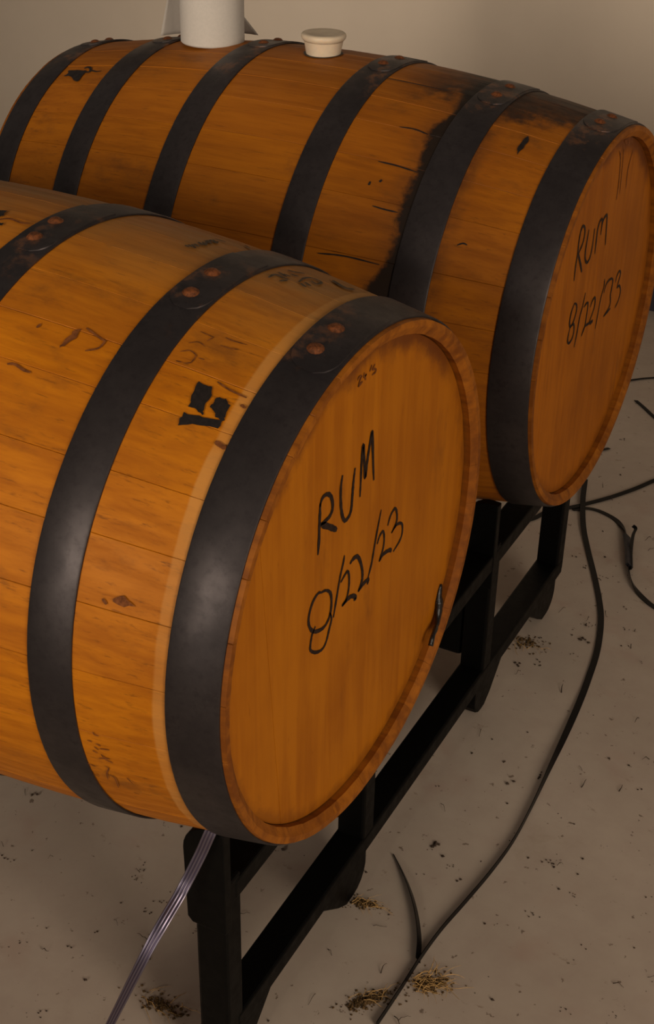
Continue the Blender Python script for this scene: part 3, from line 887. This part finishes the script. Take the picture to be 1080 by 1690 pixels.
for i in range(NS):
    for j in range(NH):
        bm.faces.new((va[i][j], va[i + 1][j], va[i + 1][j + 1], va[i][j + 1]))
        bm.faces.new((vb[i][j], vb[i][j + 1], vb[i + 1][j + 1], vb[i + 1][j]))
for i in range(NS):
    bm.faces.new((va[i][0], vb[i][0], vb[i + 1][0], va[i + 1][0]))
    bm.faces.new((va[i][NH], va[i + 1][NH], vb[i + 1][NH], vb[i][NH]))
for j in range(NH):
    bm.faces.new((va[0][j], va[0][j + 1], vb[0][j + 1], vb[0][j]))
    bm.faces.new((va[NS][j], vb[NS][j], vb[NS][j + 1], va[NS][j + 1]))
bmesh.ops.recalc_face_normals(bm, faces=bm.faces)
o = from_bm('loose_sheet', bm, M['sheet'], roll, smooth=True)
o['label'] = 'loose outer sheet flaring away from the roll'


# ------------------------------------------------------------------ straps
def ribbon_bm(pts, width, tilt, th=0.0009, sub=6):
    """pts: 3-D centre line; tilt(t): angle of the band's width from lying flat (0) to standing on edge (pi/2); width may be a function"""
    q = catmull([Vector(p) for p in pts], sub)
    n = len(q)
    bm = bmesh.new()
    uv = bm.loops.layers.uv.new('UVMap')
    rows = []
    for i, p in enumerate(q):
        t = i / (n - 1)
        d = (q[min(i + 1, n - 1)] - q[max(i - 1, 0)]).normalized()
        side = Vector((d.y, -d.x, 0))
        if side.length < 1e-6:
            side = Vector((1, 0, 0))
        side.normalize()
        upv = side.cross(d).normalized()
        if upv.z < 0:
            upv = -upv
        a = tilt(t) if callable(tilt) else tilt
        w = (width(t) if callable(width) else width) * 0.5
        wd = side * math.cos(a) + upv * math.sin(a)
        nd = d.cross(wd).normalized() * th * 0.5
        lift = Vector((0, 0, abs(wd.z) * w + abs(nd.z) + 0.0004))
        c = p + lift
        rows.append([bm.verts.new(c - wd * w - nd), bm.verts.new(c + wd * w - nd), bm.verts.new(c + wd * w + nd), bm.verts.new(c - wd * w + nd)])
    us = (0.0, 1.0, 1.0, 0.0)
    for i in range(n - 1):
        for j in range(4):
            f = bm.faces.new((rows[i][j], rows[i][(j + 1) % 4], rows[i + 1][(j + 1) % 4], rows[i + 1][j]))
            for lp, (u, v) in zip(f.loops, ((us[j], i), (us[(j + 1) % 4], i), (us[(j + 1) % 4], i + 1), (us[j], i + 1))):
                lp[uv].uv = (u, v / n)
    bm.faces.new(rows[0])
    bm.faces.new(list(reversed(rows[-1])))
    bmesh.ops.recalc_face_normals(bm, faces=bm.faces)
    return bm


def floor_pts(key, z=0.0):
    return [(p[0], p[1], (z(i / (len(D[key]) - 1)) if callable(z) else z)) for i, p in enumerate(D[key])]


GR = 'cut packing straps on the floor'


def sm(t, a, b):
    u = max(0.0, min(1.0, (t - a) / (b - a)))
    return u * u * (3 - 2 * u)


def strap(key, label, width, tilt, z=0.0, name='packing_strap'):
    o = from_bm(name, ribbon_bm(floor_pts(key, z), width, tilt), M['strap'], smooth=False, sharp=0.7)
    return tag(o, label, 'strap', GR)


strap('S_long', 'longest black strap curving over the floor right of the rack', lambda t: 0.0108 - 0.002 * sm(t, .5, .7), lambda t: 0.15 + 1.36 * sm(t, 0.42, 0.66), lambda t: 0.0045 * (1 - sm(t, 0.05, 0.16)))
strap('S_short', 'short curved black strap end rising near the straw clumps', lambda t: 0.0035 + 0.008 * sm(t, 0, 0.5), 1.05)
strap('S_cross', 'straight black strap passing under the farther barrel beside the rack', 0.0100, 0.1, 0.0015)
bk = empty('packing_strap', (D['S_buckle'][6][0], D['S_buckle'][6][1], 0))
tag(bk, 'black strap with a crimped seal, bending along the right edge', 'strap', GR)


def rel(pts):
    return [(p[0] - bk.location.x, p[1] - bk.location.y, p[2]) for p in pts]


from_bm('band', ribbon_bm(rel(floor_pts('S_buckle')), 0.0115, lambda t: 0.1 + 1.1 * sm(t, 0.32, 0.46) * (1 - sm(t, 0.70, 0.85))), M['strap'], bk, sharp=0.7)
from_bm('torn_tail', ribbon_bm(rel(floor_pts('S_tail', lambda t: 0.004 + 0.012 * t)), 0.007, 0.5), M['strap'], bk, sharp=0.7)
o = from_bm('seal', ribbon_bm(rel([(p[0], p[1], 0.0) for p in [D['S_buckle'][6], D['S_buckle'][7], D['S_buckle'][8]]]), 0.0150, 0.75, th=0.006), M['seal'], bk, sharp=0.7)
o['label'] = 'crimped dark strap seal'
strap('S_a', 'black strap lying level past the farther barrel head at right', 0.0100, 0.2)
strap('S_b', 'black strap end pointing down towards the right picture edge', 0.0100, 0.2)
strap('S_c', 'short black strap tip poking out behind the farther barrel rim', 0.0100, 0.2)
strap('S_d', 'bit of black strap showing between the rack and the nearest barrel', 0.0100, 0.2)

# violet-grey strap hanging from the rack's near lug to the floor
hang = [(0.3837, -0.1800, ZB + -0.2194),(0.3815, -0.1825, ZB + -0.2274),(0.3741, -0.1870, ZB + -0.2513),(0.3632, -0.2060, ZB + -0.2894),(0.3592, -0.2430, ZB + -0.3135),(0.3482, -0.2700, ZB + -0.3550),(0.3232, -0.2880, ZB + -0.4290),(0.2982, -0.3060, ZB + -0.5030),(0.2482, -0.3510, ZB + -0.6285)]
q = catmull([Vector(p) for p in hang], 7)
bm = bmesh.new()
uv = bm.loops.layers.uv.new('UVMap')
rows = []
for i, p in enumerate(q):
    t = i / (len(q) - 1)
    d = (q[min(i + 1, len(q) - 1)] - q[max(i - 1, 0)]).normalized()
    face = Vector((0.22, -1, 0.10 + 1.25 * t)).normalized()
    wd = d.cross(face).normalized()
    nd = wd.cross(d).normalized()
    w = 0.0062 - 0.0018 * sm(t, 0.45, 0.85)
    row = []
    for sgn, h in ((-1, 0), (-0.33, 0.0008), (0.33, 0.0008), (1, 0), (1, -0.0009), (-1, -0.0009)):
        row.append(bm.verts.new(p + wd * w * sgn + nd * h))
    rows.append(row)
us = (0, .33, .67, 1, 1, 0)
for i in range(len(q) - 1):
    for j in range(6):
        f = bm.faces.new((rows[i][j], rows[i][(j + 1) % 6], rows[i + 1][(j + 1) % 6], rows[i + 1][j]))
        for lp, (u, v) in zip(f.loops, ((us[j], i), (us[(j + 1) % 6], i), (us[(j + 1) % 6], i + 1), (us[j], i + 1))):
            lp[uv].uv = (u, v / len(q))
bm.faces.new(rows[0])
bm.faces.new(list(reversed(rows[-1])))
bmesh.ops.recalc_face_normals(bm, faces=bm.faces)
tag(from_bm('packing_strap', bm, M['violet'], sharp=0.9), 'shiny violet grey strap hanging from the rack below the nearest barrel', 'strap', GR)


# ------------------------------------------------------------------ debris on the floor
def fibre(bm, p0, d, ln, w, curl, rng):
    n = 4
    prev = None
    side = Vector((-d.y, d.x, 0))
    for i in range(n + 1):
        t = i / n
        c = p0 + d * (ln * t) + side * (curl * t * t) + Vector((0, 0, 0.001 + 0.006 * math.sin(math.pi * t) * rng.random()))
        ww = w * (1 - 0.6 * t)
        cur = [bm.verts.new(c + side * ww), bm.verts.new(c - side * ww), bm.verts.new(c + Vector((0, 0, ww * 1.2)))]
        if prev:
            for k2 in range(3):
                bm.faces.new((prev[k2], prev[(k2 + 1) % 3], cur[(k2 + 1) % 3], cur[k2]))
        else:
            bm.faces.new(cur)
        prev = cur
    bm.faces.new(list(reversed(prev)))


def crumb(bm, c, s, rng, flat=0.6):
    v = [bm.verts.new(c + Vector((x * s * rng.uniform(.6, 1.3), y * s * rng.uniform(.6, 1.3), max(0.0, (z + flat) * s * rng.uniform(.6, 1.2)))))
         for x, y, z in ((1, 0, 0), (-1, 0, 0), (0, 1, 0), (0, -1, 0), (0, 0, 1), (0.2, 0.1, -flat))]
    for a, b, c2 in ((0, 2, 4), (2, 1, 4), (1, 3, 4), (3, 0, 4), (2, 0, 5), (1, 2, 5), (3, 1, 5), (0, 3, 5)):
        bm.faces.new((v[a], v[b], v[c2]))


def clump(loc, ang, la, lb, nf, nc, label, seed):
    rng = random.Random(seed)
    root = empty('wood_fibre_clump', (loc[0], loc[1], 0))
    tag(root, label, 'debris', 'clumps of wood fibre on the floor')
    ax = Vector((math.cos(ang), math.sin(ang), 0))
    ay = Vector((-ax.y, ax.x, 0))
    bm = bmesh.new()
    for _ in range(nc * 2):
        r = abs(rng.gauss(0, 0.5))
        t = rng.uniform(0, 2 * math.pi)
        p = ax * (la * r * math.cos(t)) + ay * (lb * r * math.sin(t))
        crumb(bm, p, rng.uniform(.0007, .0028) * (1.2 - 0.4 * min(r, 1)), rng)
    bmesh.ops.recalc_face_normals(bm, faces=bm.faces)
    o = from_bm('crumbs', bm, M['crumb'], root)
    o['kind'] = 'stuff'
    bm = bmesh.new()
    for _ in range(nf):
        t = rng.uniform(0, 2 * math.pi)
        p = ax * rng.uniform(-la, la) * .6 + ay * rng.uniform(-lb, lb) * .6 + Vector((0, 0, rng.uniform(0, .004)))
        a = ang + rng.gauss(0, 0.8)
        fibre(bm, p, Vector((math.cos(a), math.sin(a), 0)), rng.uniform(.012, .034), rng.uniform(.0003, .0007), rng.uniform(-.012, .012), rng)
    bmesh.ops.recalc_face_normals(bm, faces=bm.faces)
    o = from_bm('fibres', bm, M['straw'], root)
    o['kind'] = 'stuff'


C = D['clumps']
clump(C[0], 0.3, .030, .012, 16, 90, 'small straw coloured fibre clump beside the rack foot at bottom', 1)
clump(C[1], 0.9, .040, .016, 10, 190, 'dark brown fibre clump left of the long strap at bottom', 2)
clump(C[2], 0.75, .036, .022, 46, 170, 'largest pale fibre clump where the two straps cross', 3)
clump(C[3], 0.4, .045, .030, 8, 60, 'thin scatter of brown fibre by the far rack foot', 4)
clump(C[5], 0.1, .050, .020, 10, 80, 'loose fibre scatter on floor beside the violet grey strap', 5)

rng = random.Random(99)
bm = bmesh.new()
for _ in range(760):
    x = rng.uniform(-0.25, 1.0)
    y = rng.uniform(-0.35, 1.7)
    s = rng.choice((.0008, .0011, .0014, .0018, .0026)) * rng.uniform(.7, 1.3)
    c = Vector((x, y, 0))
    kind = rng.random()
    if kind < 0.25:
        a = rng.uniform(0, 6.28)
        fibre(bm, c, Vector((math.cos(a), math.sin(a), 0)), rng.uniform(.006, .022), rng.uniform(.0004, .0009), rng.uniform(-.006, .006), rng)
    else:
        for _k in range(rng.choice((1, 1, 1, 2, 5))):
            crumb(bm, c + Vector((rng.gauss(0, .006), rng.gauss(0, .004), 0)), s, rng)
bmesh.ops.recalc_face_normals(bm, faces=bm.faces)
tag(from_bm('floor_grit', bm, M['dirt']), 'scattered dark grit and crumbs on the concrete floor', 'grit', kind='stuff')
